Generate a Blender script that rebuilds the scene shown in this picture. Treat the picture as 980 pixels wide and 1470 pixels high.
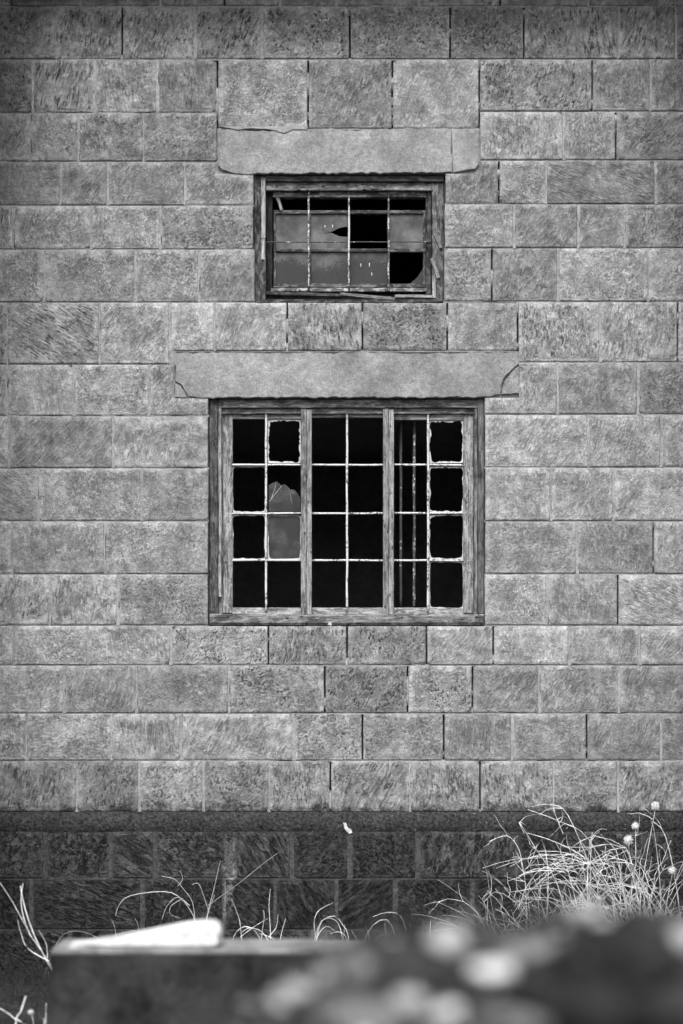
import bpy, bmesh, math, random
from mathutils import Vector, noise

for o in list(bpy.data.objects):
    bpy.data.objects.remove(o)
S = bpy.context.scene
COL = S.collection
R = random.Random(7)

# ------------------------------------------------------------------ camera
CAMD, CAMZ, FPX, HOR = 12.0, 1.55, 3000.0, 1000.0     # distance, eye height, focal length in photo pixels, horizon row
cd = bpy.data.cameras.new('camera'); cam = bpy.data.objects.new('camera', cd); COL.objects.link(cam)
cam.location = (0, -CAMD, CAMZ); cam.rotation_euler = (math.pi / 2, 0, 0)
cd.sensor_fit = 'VERTICAL'; cd.sensor_height = 36.0; cd.lens = FPX / 1470 * 36
cd.shift_y = (HOR - 735) / 1470
cd.clip_start = 0.1; cd.clip_end = 2000
cd.dof.use_dof = True; cd.dof.focus_distance = CAMD; cd.dof.aperture_fstop = 1.25
S.camera = cam

# ------------------------------------------------------------------ sky, sun, exposure
SUN_EL, SUN_AZ = math.radians(50), math.radians(-7)    # azimuth: 0 = from behind the camera, negative = from the left
W = bpy.data.worlds.new('World'); S.world = W; W.use_nodes = True
wn = W.node_tree.nodes; wl = W.node_tree.links
sky = wn.new('ShaderNodeTexSky'); sky.sky_type = 'NISHITA'; sky.sun_disc = False
sky.sun_elevation = SUN_EL; sky.sun_rotation = math.pi + SUN_AZ * -1
sky.dust_density = 4.0
bwn = wn.new('ShaderNodeRGBToBW'); wl.new(sky.outputs[0], bwn.inputs[0])
bg = wn['Background']; wl.new(bwn.outputs[0], bg.inputs[0]); bg.inputs[1].default_value = 0.14
sd = bpy.data.lights.new('sun', 'SUN'); sun = bpy.data.objects.new('sun', sd); COL.objects.link(sun)
sd.energy = 1.5; sd.angle = math.radians(24); sd.color = (1, 1, 1)
dirv = Vector((math.sin(SUN_AZ) * math.cos(SUN_EL), -math.cos(SUN_AZ) * math.cos(SUN_EL), math.sin(SUN_EL)))
sun.rotation_euler = dirv.to_track_quat('Z', 'Y').to_euler()
S.view_settings.view_transform = 'Standard'; S.view_settings.look = 'None'
S.view_settings.gamma = 1; S.view_settings.exposure = 1.12
S.render.engine = 'CYCLES'

# ------------------------------------------------------------------ helpers
def X(px, d=CAMD): return (px - 490.0) / FPX * d
def Z(py, d=CAMD): return CAMZ + (HOR - py) / FPX * d
def P(px, py, d=CAMD): return Vector((X(px, d), d - CAMD, Z(py, d)))

def mesh_obj(name, verts, faces, mat, parent=None, cols=None, uvs=None, smooth=False):
    me = bpy.data.meshes.new(name); me.from_pydata(verts, [], faces); 
    if cols is not None:
        a = me.attributes.new('col', 'FLOAT_COLOR', 'POINT')
        a.data.foreach_set('color', [c for q in cols for c in q])
    if uvs is not None:
        ul = me.uv_layers.new(name='tool')
        vi = [0] * len(me.loops); me.loops.foreach_get('vertex_index', vi)
        ul.data.foreach_set('uv', [c for i in vi for c in uvs[i]])
    if smooth:
        me.polygons.foreach_set('use_smooth', [True] * len(me.polygons))
    me.materials.append(mat); me.update()
    o = bpy.data.objects.new(name, me); COL.objects.link(o)
    if parent: o.parent = parent
    return o

def tag(o, label=None, cat=None, group=None, kind=None):
    if label: o['label'] = label
    if cat: o['category'] = cat
    if group: o['group'] = group
    if kind: o['kind'] = kind
    return o

def empty(name, loc=(0, 0, 0)):
    o = bpy.data.objects.new(name, None); COL.objects.link(o); o.location = loc
    o.empty_display_size = 0.1
    return o

class NT:
    """tiny node-tree builder"""
    def __init__(s, name):
        s.m = bpy.data.materials.new(name); s.m.use_nodes = True
        s.t = s.m.node_tree; s.n = s.t.nodes; s.l = s.t.links
        s.b = s.n['Principled BSDF']; s.out = s.n['Material Output']
        s.b.inputs['Roughness'].default_value = 0.9
        s.b.inputs['Specular IOR Level'].default_value = 0.2
    def put(s, sock, v):
        if isinstance(v, bpy.types.NodeSocket): s.l.new(v, sock)
        elif v is not None:
            if sock.type == 'RGBA' and not hasattr(v, '__len__'): v = (v, v, v, 1)
            sock.default_value = v
    def math(s, op, a, b=None, c=None, clamp=False):
        n = s.n.new('ShaderNodeMath'); n.operation = op; n.use_clamp = clamp
        s.put(n.inputs[0], a); s.put(n.inputs[1], b)
        if c is not None: s.put(n.inputs[2], c)
        return n.outputs[0]
    def mix(s, f, a, b):
        n = s.n.new('ShaderNodeMix'); n.data_type = 'FLOAT'
        s.put(n.inputs['Factor'], f); s.put(n.inputs['A'], a); s.put(n.inputs['B'], b)
        return n.outputs['Result']
    def ramp(s, v, lo, hi, a=0.0, b=1.0):
        n = s.n.new('ShaderNodeMapRange'); n.interpolation_type = 'SMOOTHSTEP'
        s.put(n.inputs[0], v); n.inputs[1].default_value = lo; n.inputs[2].default_value = hi
        n.inputs[3].default_value = a; n.inputs[4].default_value = b
        return n.outputs[0]
    def mapping(s, v, scale=(1, 1, 1), rot=(0, 0, 0)):
        n = s.n.new('ShaderNodeMapping'); s.l.new(v, n.inputs[0]); n.inputs['Scale'].default_value = scale
        n.inputs['Rotation'].default_value = rot
        return n.outputs[0]
    def noise(s, v, scale, detail=3, rough=0.5, dist=0.0):
        n = s.n.new('ShaderNodeTexNoise'); s.l.new(v, n.inputs['Vector'])
        n.inputs['Scale'].default_value = scale; n.inputs['Detail'].default_value = detail
        n.inputs['Roughness'].default_value = rough; n.inputs['Distortion'].default_value = dist
        return n.outputs[0]
    def voro(s, v, scale, rnd=1.0):
        n = s.n.new('ShaderNodeTexVoronoi'); s.l.new(v, n.inputs['Vector']); n.inputs['Scale'].default_value = scale
        n.inputs['Randomness'].default_value = rnd
        return n.outputs['Distance']
    def pos(s): return s.n.new('ShaderNodeNewGeometry').outputs['Position']
    def objc(s): return s.n.new('ShaderNodeTexCoord').outputs['Object']
    def uv(s):
        n = s.n.new('ShaderNodeUVMap'); n.uv_map = 'tool'; return n.outputs[0]
    def col(s):
        n = s.n.new('ShaderNodeAttribute'); n.attribute_name = 'col'
        p = s.n.new('ShaderNodeSeparateColor'); s.l.new(n.outputs['Color'], p.inputs[0])
        return p.outputs[0], p.outputs[1], p.outputs[2]
    def sep(s, v):
        n = s.n.new('ShaderNodeSeparateXYZ'); s.l.new(v, n.inputs[0]); return n.outputs
    def color(s, v): 
        n = s.n.new('ShaderNodeCombineColor')
        for i in range(3): s.put(n.inputs[i], v)
        s.l.new(n.outputs[0], s.b.inputs['Base Color'])
    def bump(s, h, strength, dist):
        n = s.n.new('ShaderNodeBump'); n.inputs['Strength'].default_value = strength; n.inputs['Distance'].default_value = dist
        s.l.new(h, n.inputs['Height']); s.l.new(n.outputs[0], s.b.inputs['Normal'])

# ------------------------------------------------------------------ materials
LEDGE_Z = Z(1166)
def lime(t, pos, v):
    # a run of lime washed out of the ledge
    q = t.sep(pos); n = t.noise(pos, 13, 5, 0.7); n2 = t.noise(pos, 45, 4, 0.7)
    dx = t.math('ABSOLUTE', t.math('ADD', t.math('SUBTRACT', q[0], X(328)), t.math('MULTIPLY', t.math('SUBTRACT', n, 0.5), 0.12)))
    k = t.math('MULTIPLY', t.ramp(dx, 0.042, 0.012), t.ramp(n2, 0.35, 0.6))
    k = t.math('MULTIPLY', k, t.ramp(q[2], Z(1330), Z(1290)))
    return t.mix(t.math('MULTIPLY', k, t.ramp(q[2], Z(1205), Z(1215))), v, 0.26)
def stone_material(name, plinth=False):
    t = NT(name); uv = t.uv(); pos = t.pos(); margin, tone, pits = t.col()
    strokes = t.noise(t.mapping(uv, (48, 15, 1) if plinth else (96, 27, 1)), 1.0, 4, 0.66, 0.9 if plinth else 0.15)      # chisel dabs along one direction of the stone
    coarse = t.noise(t.mapping(uv, (30, 11, 1) if plinth else (54, 18, 1)), 1.0, 3, 0.6, 1.0 if plinth else 0.3)
    fine = t.noise(pos, 330, 3, 0.7)
    grit = t.noise(pos, 95, 4, 0.8)
    lump = t.noise(pos, 55, 5, 0.78, 0.2)
    blot = t.noise(pos, 7.0, 6, 0.7); patch = t.noise(pos, 19, 5, 0.7, 0.3)
    # the drafted margin wanders and is worn away in places
    inner = t.math('SUBTRACT', 1.0, t.math('MULTIPLY', margin, t.ramp(t.noise(pos, 13, 4, 0.7), 0.38, 0.58, 0.10, 1.0)))
    st = t.mix(0.45, strokes, coarse)
    st = t.mix(t.ramp(t.noise(pos, 3.1, 2), 0.38, 0.66, 0.0, 0.42), st, lump)   # some places are pitted rather than tooled
    stc = t.ramp(st, 0.42, 0.58)
    worn = t.ramp(t.noise(pos, 4.6, 4, 0.65), 0.40, 0.62)                    # faces worn smooth in places
    if not plinth: stc = t.mix(t.math('MULTIPLY', worn, 0.75), stc, t.ramp(lump, 0.3, 0.7, 0.45, 1.0))
    deep = t.mix(t.math('MULTIPLY', pits, 0.8, clamp=True), 0.80, 0.56)
    v = t.mix(inner, 1.08, t.mix(t.math('MULTIPLY', stc, t.ramp(patch, 0.3, 0.6, 0.75, 1.0)), 0.40 if plinth else deep, 1.55 if plinth else 1.15))
    v = t.math('MULTIPLY', v, t.ramp(patch, 0.34, 0.66, 0.80, 1.20))
    v = t.math('MULTIPLY', v, t.ramp(blot, 0.32, 0.70, 0.66, 1.28))
    v = t.math('MULTIPLY', v, t.ramp(grit, 0.30, 0.70, 0.78, 1.22))
    v = t.math('MULTIPLY', v, t.ramp(fine, 0.25, 0.75, 0.84, 1.16))
    pitm = t.math('MULTIPLY', t.ramp(st, 0.485, 0.43), t.ramp(t.noise(pos, 10, 5, 0.7), 0.44, 0.57))
    pitm = t.math('MULTIPLY', pitm, t.math('MULTIPLY', pits, t.math('ADD', 0.25, inner), clamp=True), clamp=True)
    v = t.mix(pitm, v, 0.16)
    fleck = t.math('MULTIPLY', t.ramp(t.noise(pos, 40, 4, 0.7, 0.5), 0.585, 0.66), t.ramp(t.noise(pos, 6, 3), 0.42, 0.58))
    v = t.mix(t.math('MULTIPLY', fleck, 0.7), v, 1.75)
    pit2 = t.ramp(t.voro(pos, 55), 0.10, 0.05)
    pit2 = t.math('MULTIPLY', pit2, t.ramp(t.noise(pos, 9, 2), 0.55, 0.65))
    v = t.mix(t.math('MULTIPLY', pit2, 0.75), v, 0.2)
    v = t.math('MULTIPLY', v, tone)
    if not plinth:
        # dirt splashed up from the ledge of the plinth
        z = t.sep(pos)[2]
        edge = t.math('ADD', t.math('SUBTRACT', z, LEDGE_Z), t.math('MULTIPLY', t.math('SUBTRACT', t.noise(pos, 9, 6, 0.75), 0.5), 0.34))
        v = t.math('MULTIPLY', v, t.ramp(edge, -0.02, 0.06, 0.18, 1.0))
    else: v = lime(t, pos, v)
    t.color(v)
    h = t.math('MULTIPLY', t.math('MULTIPLY', stc, t.math('ADD', 0.12, inner)), 1.0)
    h = t.math('ADD', h, t.math('ADD', t.math('MULTIPLY', fine, 0.25), t.math('MULTIPLY', grit, 0.6)))
    h = t.math('SUBTRACT', h, t.math('MULTIPLY', pitm, 0.8))
    t.bump(h, 0.75 if not plinth else 1.0, 0.010 if not plinth else 0.045)
    t.b.inputs['Roughness'].default_value = 0.95
    return t.m

def mortar_material(name, lo, hi, stain=False, specks=False):
    t = NT(name); pos = t.pos()
    n = t.noise(pos, 60, 5, 0.7); n2 = t.noise(pos, 6, 3)
    v = t.mix(t.ramp(n, 0.3, 0.7), lo, hi); v = t.math('MULTIPLY', v, t.ramp(n2, 0.3, 0.7, 0.75, 1.15))
    if stain: v = lime(t, pos, v)
    if specks: v = t.mix(t.ramp(t.noise(pos, 48, 3, 0.7), 0.68, 0.72), v, 0.3)
    t.color(v); t.bump(t.math('ADD', n, t.math('MULTIPLY', t.noise(pos, 22, 4, 0.7), 1.5)) if specks else n, 0.9 if specks else 0.7, 0.02 if specks else 0.008)
    return t.m

def lintel_material():
    t = NT('rendered_concrete'); pos = t.pos()
    n = t.noise(pos, 5, 5, 0.65); f = t.noise(pos, 120, 4, 0.7)
    v = t.mix(t.ramp(n, 0.3, 0.72), 0.19, 0.30); v = t.math('MULTIPLY', v, t.ramp(f, 0.28, 0.72, 0.70, 1.25))
    mo = t.noise(pos, 28, 5, 0.75)
    v = t.math('MULTIPLY', v, t.ramp(mo, 0.32, 0.68, 0.80, 1.15))
    st2 = t.noise(pos, 2.2, 5, 0.7)
    v = t.math('MULTIPLY', v, t.ramp(st2, 0.35, 0.65, 0.72, 1.12))
    run = t.noise(t.mapping(pos, (38, 1, 2.0)), 1.0, 3, 0.5)                 # pale lime runs down the face
    v = t.mix(t.math('MULTIPLY', t.ramp(run, 0.66, 0.76), 0.35), v, 0.45)
    pk = t.math('MULTIPLY', t.ramp(t.voro(pos, 34), 0.13, 0.06), t.ramp(t.noise(pos, 8, 2), 0.56, 0.64))
    v = t.mix(pk, v, 0.08)
    t.color(v)
    h = t.math('ADD', t.math('MULTIPLY', t.noise(pos, 22, 4, 0.6), 1.0), t.math('MULTIPLY', f, 0.25))
    t.bump(h, 0.6, 0.014)
    return t.m

def wood_material():
    t = NT('weathered_painted_timber'); uv = t.uv(); pos = t.pos(); tone, paint, holes = t.col()
    grain = t.noise(t.mapping(uv, (7, 190, 1)), 1.0, 4, 0.65, 0.4)
    big = t.noise(t.mapping(uv, (5, 22, 1)), 1.0, 4, 0.65)
    v = t.math('MULTIPLY', tone, t.ramp(grain, 0.32, 0.68, 0.40, 1.45))
    v = t.math('MULTIPLY', v, t.ramp(big, 0.35, 0.65, 0.45, 1.4))
    pm = t.ramp(t.noise(t.mapping(uv, (16, 50, 1)), 1.0, 5, 0.75), 0.50, 0.56)
    pm = t.math('MULTIPLY', pm, paint, clamp=True)
    v = t.mix(pm, v, 0.42)
    soot = t.ramp(t.noise(t.mapping(uv, (4, 9, 1)), 1.0, 4, 0.7), 0.54, 0.66)
    v = t.mix(t.math('MULTIPLY', soot, 0.75), v, t.math('MULTIPLY', v, 0.22))
    dark = t.ramp(t.noise(pos, 70, 4, 0.7), 0.60, 0.66)
    v = t.mix(t.math('MULTIPLY', dark, 0.75), v, 0.02)
    hm = t.ramp(t.voro(t.mapping(uv, (14, 34, 1)), 1.0), 0.17, 0.12)
    hm = t.math('MULTIPLY', hm, holes, clamp=True)
    v = t.mix(hm, v, 0.008)
    t.color(v)
    h = t.math('ADD', grain, t.math('MULTIPLY', pm, 0.8)); h = t.math('SUBTRACT', h, hm)
    t.bump(h, 0.7, 0.005)
    t.b.inputs['Roughness'].default_value = 0.85
    return t.m

def iron_material():
    t = NT('flaking_painted_iron'); pos = t.pos(); light, _, _ = t.col()
    n = t.noise(pos, 75, 5, 0.7); n2 = t.noise(pos, 12, 2)
    k = t.math('ADD', n, t.math('MULTIPLY', t.math('SUBTRACT', n2, 0.5), 0.5))
    k = t.ramp(t.math('ADD', k, t.math('SUBTRACT', light, 0.5)), 0.46, 0.56)
    t.color(t.mix(k, 0.05, 0.52)); t.bump(n, 0.6, 0.004)
    t.b.inputs['Roughness'].default_value = 0.7
    return t.m

def glass_material(name, dust, cover, grime):
    t = NT(name); pos = t.pos()
    n = t.noise(pos, 9, 4, 0.6); f = t.noise(pos, 90, 4, 0.7)
    d = t.math('MULTIPLY', dust, t.ramp(n, 0.3, 0.7, 0.35, 1.55))
    z = t.sep(pos)[2]
    # soot gathered in the lower corners of each pane: low, and speckled where it thins out
    low = t.ramp(t.noise(t.mapping(pos, (4.2, 1, 5.0)), 1.0, 2), 0.40, 0.60, -0.5, 0.5)
    if grime > 0.9: low = t.math('ADD', t.math('MULTIPLY', low, 0.6), t.ramp(t.sep(pos)[2], Z(400), Z(352), 0.95, -0.45))
    g = t.math('ADD', low, t.math('MULTIPLY', t.math('SUBTRACT', f, 0.5), 2.6))
    g = t.math('MULTIPLY', t.ramp(g, -0.2, 0.25), grime)
    d = t.mix(g, d, 0.012)
    fl = t.ramp(t.noise(t.mapping(pos, (75, 40, 32)), 1.0, 2), 0.76, 0.79)
    d = t.mix(fl, d, 0.35)
    t.color(d)
    t.b.inputs['Roughness'].default_value = 0.45
    t.b.inputs['Specular IOR Level'].default_value = 0.35
    t.put(t.b.inputs['Alpha'], t.ramp(f, 0.2, 0.7, cover - 0.12, cover + 0.05))
    t.bump(f, 0.2, 0.002)
    return t.m

def plain(name, lo, hi, scale=12, bump=0.5, dist=0.01, rough=0.9, space='pos'):
    t = NT(name); pos = t.pos() if space == 'pos' else t.objc()
    n = t.noise(pos, scale, 5, 0.65); f = t.noise(pos, scale * 9, 3, 0.6)
    v = t.mix(t.ramp(n, 0.32, 0.68), lo, hi); v = t.math('MULTIPLY', v, t.ramp(f, 0.25, 0.75, 0.8, 1.2))
    t.color(v); t.bump(t.math('ADD', n, t.math('MULTIPLY', f, 0.4)), bump, dist)
    t.b.inputs['Roughness'].default_value = rough
    return t.m

M_STONE = stone_material('tooled_sandstone')
M_PLINTH = stone_material('damp_plinth_stone', True)
M_MORTAR = mortar_material('lime_mortar', 0.19, 0.315)
M_CORE = mortar_material('dark_wall_core', 0.020, 0.035)
M_PMORTAR = mortar_material('dirty_plinth_mortar', 0.022, 0.075, True)
M_LEDGE = mortar_material('dirty_ledge_cement', 0.006, 0.07, False, True)
M_LINTEL = lintel_material()
M_WOOD = wood_material()
M_IRON = iron_material()
M_GLASS_UP = glass_material('dusty_glass', 0.080, 0.95, 0.35)
M_GLASS_LOW = glass_material('sooty_dusty_glass', 0.07, 0.95, 0.95)
M_GLASS_DARK = glass_material('dim_dirty_glass', 0.040, 0.82, 0.7)
M_PUTTY = plain('old_putty', 0.34, 0.55, 40, 0.6, 0.004)
M_ROOM = plain('dim_plaster', 0.30, 0.36, 4)
M_SHADE_ROOF = plain('shade_roof_concrete', 0.12, 0.2, 5)
M_GROUND = plain('dry_earth', 0.010, 0.032, 3.5, 0.9, 0.05)
M_MOUND = plain('dark_mossy_soil', 0.003, 0.05, 11, 1.0, 0.04)
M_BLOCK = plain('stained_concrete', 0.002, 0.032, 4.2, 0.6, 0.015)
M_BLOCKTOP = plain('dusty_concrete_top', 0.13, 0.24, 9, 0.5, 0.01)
M_WHITE = plain('white_limewashed_stone', 0.42, 0.64, 14, 0.5, 0.01)
M_STRAW = plain('dry_straw', 0.30, 0.80, 22, 0.1, 0.002, 0.7)
M_STRAWDIM = plain('grey_dry_stalk', 0.20, 0.42, 30, 0.1, 0.002, 0.8)
M_WEED = plain('dark_ground_weed', 0.012, 0.055, 6, 0.1, 0.002, 0.8)
M_HEAD = plain('thistle_down', 0.45, 0.68, 60, 0.2, 0.003)
M_PALE = plain('pale_rubble_stone', 0.42, 0.68, 9, 0.6, 0.02, space='obj')
M_MIDP = plain('light_rubble_stone', 0.22, 0.42, 9, 0.6, 0.02, space='obj')
M_MID = plain('grey_rubble_stone', 0.05, 0.17, 9, 0.7, 0.02, space='obj')
M_DARK = plain('dark_rubble_stone', 0.004, 0.020, 9, 0.7, 0.02, space='obj')

# ------------------------------------------------------------------ ground
def ground():
    n = 70; verts = []; faces = []
    xs = [-600, -200, -60, -20, -9] + [-6 + 12 * i / n for i in range(n + 1)] + [9, 20, 60, 200, 600]
    ys = [-600, -200, -60, -25] + [-14 + 16 * i / n for i in range(n + 1)] + [6, 20, 60, 200, 600]
    for y in ys:
        for x in xs:
            near = 1.0 if abs(x) < 6.1 and -14.1 < y < 2.1 else 0.0
            verts.append((x, y, near * (0.05 * noise.noise(Vector((x * 1.3, y * 1.3, 0))) + 0.03 * noise.noise(Vector((x * 5, y * 5, 3)))) - 0.02))
    w = len(xs)
    for j in range(len(ys) - 1):
        for i in range(w - 1):
            faces.append((j * w + i, j * w + i + 1, (j + 1) * w + i + 1, (j + 1) * w + i))
    tag(mesh_obj('ground', verts, faces, M_GROUND, smooth=True), 'dark dry earth in front of the stone wall', kind='structure')
ground()

# ------------------------------------------------------------------ building: every stone laid in its course
B = empty('stone_building', (0, 0.2, 0))
tag(B, 'derelict pale ashlar stone building with two broken barred windows', 'building')
def bpart(o):
    o.parent = B; o.location = (-B.location.x, -B.location.y, -B.location.z)
    return o

def stone(x0, x1, z0, z1, tone, pits, ang, proud=0.0, notch=None, mat=None, rough=0.003, depth=0.07, name='stone', m=None, sink=None, xf=None):
    """one ashlar: a drafted margin round a tooled, slightly bulging face; world metres; notch = (x0, x1, z0, z1) cut away"""
    if m is None: m = R.choice((0.010, 0.014, 0.018, 0.024))
    def lines(a, b, extra):
        n = max(3, int((b - a) / 0.05))
        l = [a, a + 0.005, a + m, a + 1.6 * m] + [a + 2.2 * m + (b - a - 4.4 * m) * i / n for i in range(n + 1)] + [b - 1.6 * m, b - m, b - 0.005, b]
        for e in extra:
            if a + 0.004 < e < b - 0.004:
                l = [q for q in l if abs(q - e) > 0.006] + [e]
        return sorted(l)
    xs = lines(x0, x1, [notch[0], notch[1]] if notch else [])
    zs = lines(z0, z1, [notch[2], notch[3]] if notch else [])
    seed = R.random() * 100
    cs, sn = math.cos(ang), math.sin(ang); an = R.choice((0.7, 0.9, 1.2, 1.7, 2.2)); su = R.uniform(0.8, 1.25); ox, oz = R.random() * 50, R.random() * 50
    cell = {}
    def inside(i, j):
        if i < 0 or j < 0 or i >= len(xs) - 1 or j >= len(zs) - 1: return False
        if notch:
            cx, cz = (xs[i] + xs[i + 1]) / 2, (zs[j] + zs[j + 1]) / 2
            if notch[0] < cx < notch[1] and notch[2] < cz < notch[3]: return False
        return True
    verts, cols, uvs, faces, idx = [], [], [], [], {}
    chips = [(R.choice((x0, x1)), R.choice((z0, z1)), R.uniform(0.006, 0.03)) for _ in range(R.choice((0, 1, 1, 2)))]
    def vert(i, j):
        if (i, j) in idx: return idx[(i, j)]
        x, z = xs[i], zs[j]
        around = [inside(i - 1, j - 1), inside(i, j - 1), inside(i - 1, j), inside(i, j)]
        border = not all(around)
        dist = min(x - x0, x1 - x, z - z0, z1 - z)
        if notch:
            dx = max(notch[0] - x, x - notch[1], 0); dz = max(notch[2] - z, z - notch[3], 0)
            dist = min(dist, math.hypot(dx, dz))
        mg = 1.0 if dist < m * 1.1 else (0.45 if dist < m * 1.7 else 0.0)
        v = Vector((x * 9, z * 9, seed))
        y = -proud
        if mg < 1: y -= (1 - mg) * (0.0005 + rough * (0.9 * noise.noise(v) + 0.6 * noise.noise(v * 2.7)))
        if border:
            y += 0.0042
            x += 0.0022 * noise.noise(Vector((z * 30, x * 7, seed)))
            z += 0.0022 * noise.noise(Vector((x * 30, z * 7, seed + 9)))
        for (cx, cz, cr) in chips:
            dd = math.hypot(x - cx, z - cz)
            if dd < cr: y += (cr - dd) * 0.7; mg = 0.3
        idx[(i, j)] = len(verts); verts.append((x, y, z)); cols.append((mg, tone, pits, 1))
        uvs.append(((x * cs + z * sn) * su + ox, (-x * sn + z * cs) * an + oz))
        return idx[(i, j)]
    edges = []
    for j in range(len(zs) - 1):
        for i in range(len(xs) - 1):
            if not inside(i, j): continue
            a, b, c, d = vert(i, j), vert(i + 1, j), vert(i + 1, j + 1), vert(i, j + 1)
            faces.append((a, b, c, d))
            if not inside(i, j - 1): edges.append((a, b))
            if not inside(i + 1, j): edges.append((b, c))
            if not inside(i, j + 1): edges.append((c, d))
            if not inside(i - 1, j): edges.append((d, a))
    back = {}
    for a, b in edges:
        for q in (a, b):
            if q not in back:
                back[q] = len(verts); verts.append((verts[q][0], depth, verts[q][2])); cols.append(cols[q]); uvs.append((uvs[q][0] + 0.05, uvs[q][1]))
        faces.append((b, a, back[a], back[b]))
    if sink is not None:                       # stones out of the picture: collected into one part
        b0 = len(sink[0]); sink[0].extend(xf(p) for p in verts); sink[1].extend(tuple(b0 + q for q in fc) for fc in faces); sink[2].extend(cols); sink[3].extend(uvs)
        return None
    return bpart(mesh_obj(name, verts, faces, mat or M_STONE, None, cols, uvs, smooth=True))

LX, RX = -42, 1022          # the wall runs on past both edges of the picture (photo pixels)
# course: (top, bottom, joints left to right; a negative joint is an open dark one), gaps for openings
def fill(js, lo=LX, hi=RX):
    js = list(js); w = lambda: R.uniform(90, 135)
    x = abs(js[0]) - w()
    while x > lo + 40: js.insert(0, x if x > 0 or x < 0 else 1); x -= w()
    return js
def run(y0, y1, js, lo=None, hi=None, top=None, tone=1.0, pit=None, notch=None, plinth=False):
    """lay one run of stones from joint to joint.  js: list of (pixel, dark?)"""
    out = []
    for k in range(len(js) - 1):
        (xa, da), (xb, db) = js[k], js[k + 1]
        ga = 1.25 if da else 1.6; gb = 1.25 if db else R.choice((0.9, 1.6, 1.9))
        if plinth: ga = gb = R.uniform(2.2, 4.4)
        elif not da and R.random() < 0.35: ga = 1.0
        a, b = X(xa + ga), X(xb - gb)
        c = (xa + xb) / 2
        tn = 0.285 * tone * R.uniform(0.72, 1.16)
        pt = R.choice((0.15, 0.3, 0.45, 0.7)) if pit is None else pit(c)
        ang = math.radians(R.choice((-6, -12, -20, -32, 4, -14, -24, 62 if R.random() < 0.3 else -18)) + R.uniform(-5, 5))
        nt = None
        if notch:
            for nn in notch:
                if nn[0] < xb and nn[1] > xa: nt = (X(nn[0]), X(nn[1]), Z(nn[3]), Z(nn[2]))
        if plinth:
            stone(a, b, Z(y1 - 1.5), Z(y0 + 1.5), tn, pt, ang + math.radians(R.choice((0, 50, 70, -30))), 0.028 + R.uniform(-0.006, 0.006), nt, M_PLINTH, 0.012, m=0.012)
        else:
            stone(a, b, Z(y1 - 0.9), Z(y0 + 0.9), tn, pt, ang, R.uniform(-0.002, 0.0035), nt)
    return out

MORT = []                     # (course top, course bottom, joints) for the pointing
def J(*js):                   # negative = dark open joint
    return [(abs(j), j < 0) for j in js]
def extend_left(js):
    js = list(js)
    js = [j for j in js if j[0] > LX + 12]
    while js[0][0] > LX + 60: js.insert(0, (js[0][0] - R.uniform(85, 130), R.random() < 0.2))
    if js[0][0] > LX: js.insert(0, (LX, False))
    js[0] = (LX, False)
    if js[1][0] - LX < 25: js.pop(1)
    return js
def extend_right(js):
    js = list(js)
    js = [j for j in js if j[0] < RX - 12]
    while js[-1][0] < RX - 60: js.append((js[-1][0] + R.uniform(85, 130), R.random() < 0.25))
    if js[-1][0] < RX: js.append((RX, False))
    js[-1] = (RX, False)
    if RX - js[-2][0] < 25: js.pop(-2)
    return js
def course(y0, y1, left, right=None, yr=None, tone=1.0, pit=None, notch=None, plinth=False):
    if right is None:
        js = extend_right(extend_left(left)); run(y0, y1, js, tone=tone, pit=pit, notch=notch, plinth=plinth); MORT.append((y0, y1, js, plinth))
    else:
        jl = extend_left(left); run(y0, y1, jl, tone=tone, pit=pit, notch=notch); MORT.append((y0, y1, jl, False))
        jr = extend_right(right); q0, q1 = yr or (y0, y1); run(q0, q1, jr, tone=tone, pit=pit, notch=notch); MORT.append((q0, q1, jr, False))
def mid(y0, y1, js, tone=1.0, pit=None):
    run(y0, y1, js, tone=tone, pit=pit); MORT.append((y0, y1, js, None))

NOTE_UP = (312.5, 687.5, 184, 249); NOTE_LO = (250.5, 745, 504, 571)
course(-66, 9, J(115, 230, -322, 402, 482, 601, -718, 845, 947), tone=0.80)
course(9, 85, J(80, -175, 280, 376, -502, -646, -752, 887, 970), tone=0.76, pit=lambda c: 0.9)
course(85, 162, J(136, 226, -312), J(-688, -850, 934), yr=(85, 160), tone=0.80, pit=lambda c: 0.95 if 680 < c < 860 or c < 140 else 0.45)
mid(85, 185, J(-312, -442, -563, -688), tone=0.95)
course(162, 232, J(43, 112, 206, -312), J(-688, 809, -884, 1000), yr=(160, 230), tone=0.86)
course(232, 295, J(87, 155, 265, 364.5), J(638, -716, 784, 941), yr=(230, 293), tone=0.92, notch=[NOTE_UP])
course(295, 358, J(19, 131, 230, 364.5), J(637.5, 738, 830, 896, 1010), yr=(293, 356), tone=0.96)
course(358, 434, J(63, 194, 285, 366), J(636, -706, 801, 930), yr=(356, 433), tone=0.97)
mid(434, 504, J(244, 308, -412, -520, -642, -743), tone=1.08, pit=lambda c: 1.3 if 400 < c < 650 else 0.2)
course(434, 523, J(10, 142, 244), J(743, 861, -973), yr=(433, 520), tone=0.97)
course(523, 597, J(106, 214, 300), J(695, 800, 916), yr=(520, 595), tone=0.98, notch=[NOTE_LO])
course(597, 672, J(13, 162, 300), J(695, 845, 949), yr=(595, 671), pit=lambda c: 0.25)
course(672, 748, J(54, 203, 299.5), J(695, 790, 880, 1000), yr=(671, 748), pit=lambda c: 0.2)
course(748, 824, J(17, 150, 299.5), J(695, 828, -938), pit=lambda c: 0.2)
course(824, 898, J(72, 169, 299.5), J(695, 785, -887, 1010))
course(898, 955, J(20, 125, 245, -385, -498, -612, -708, 817, 918), pit=lambda c: 1.4 if 250 < c < 615 else 0.25)
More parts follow.
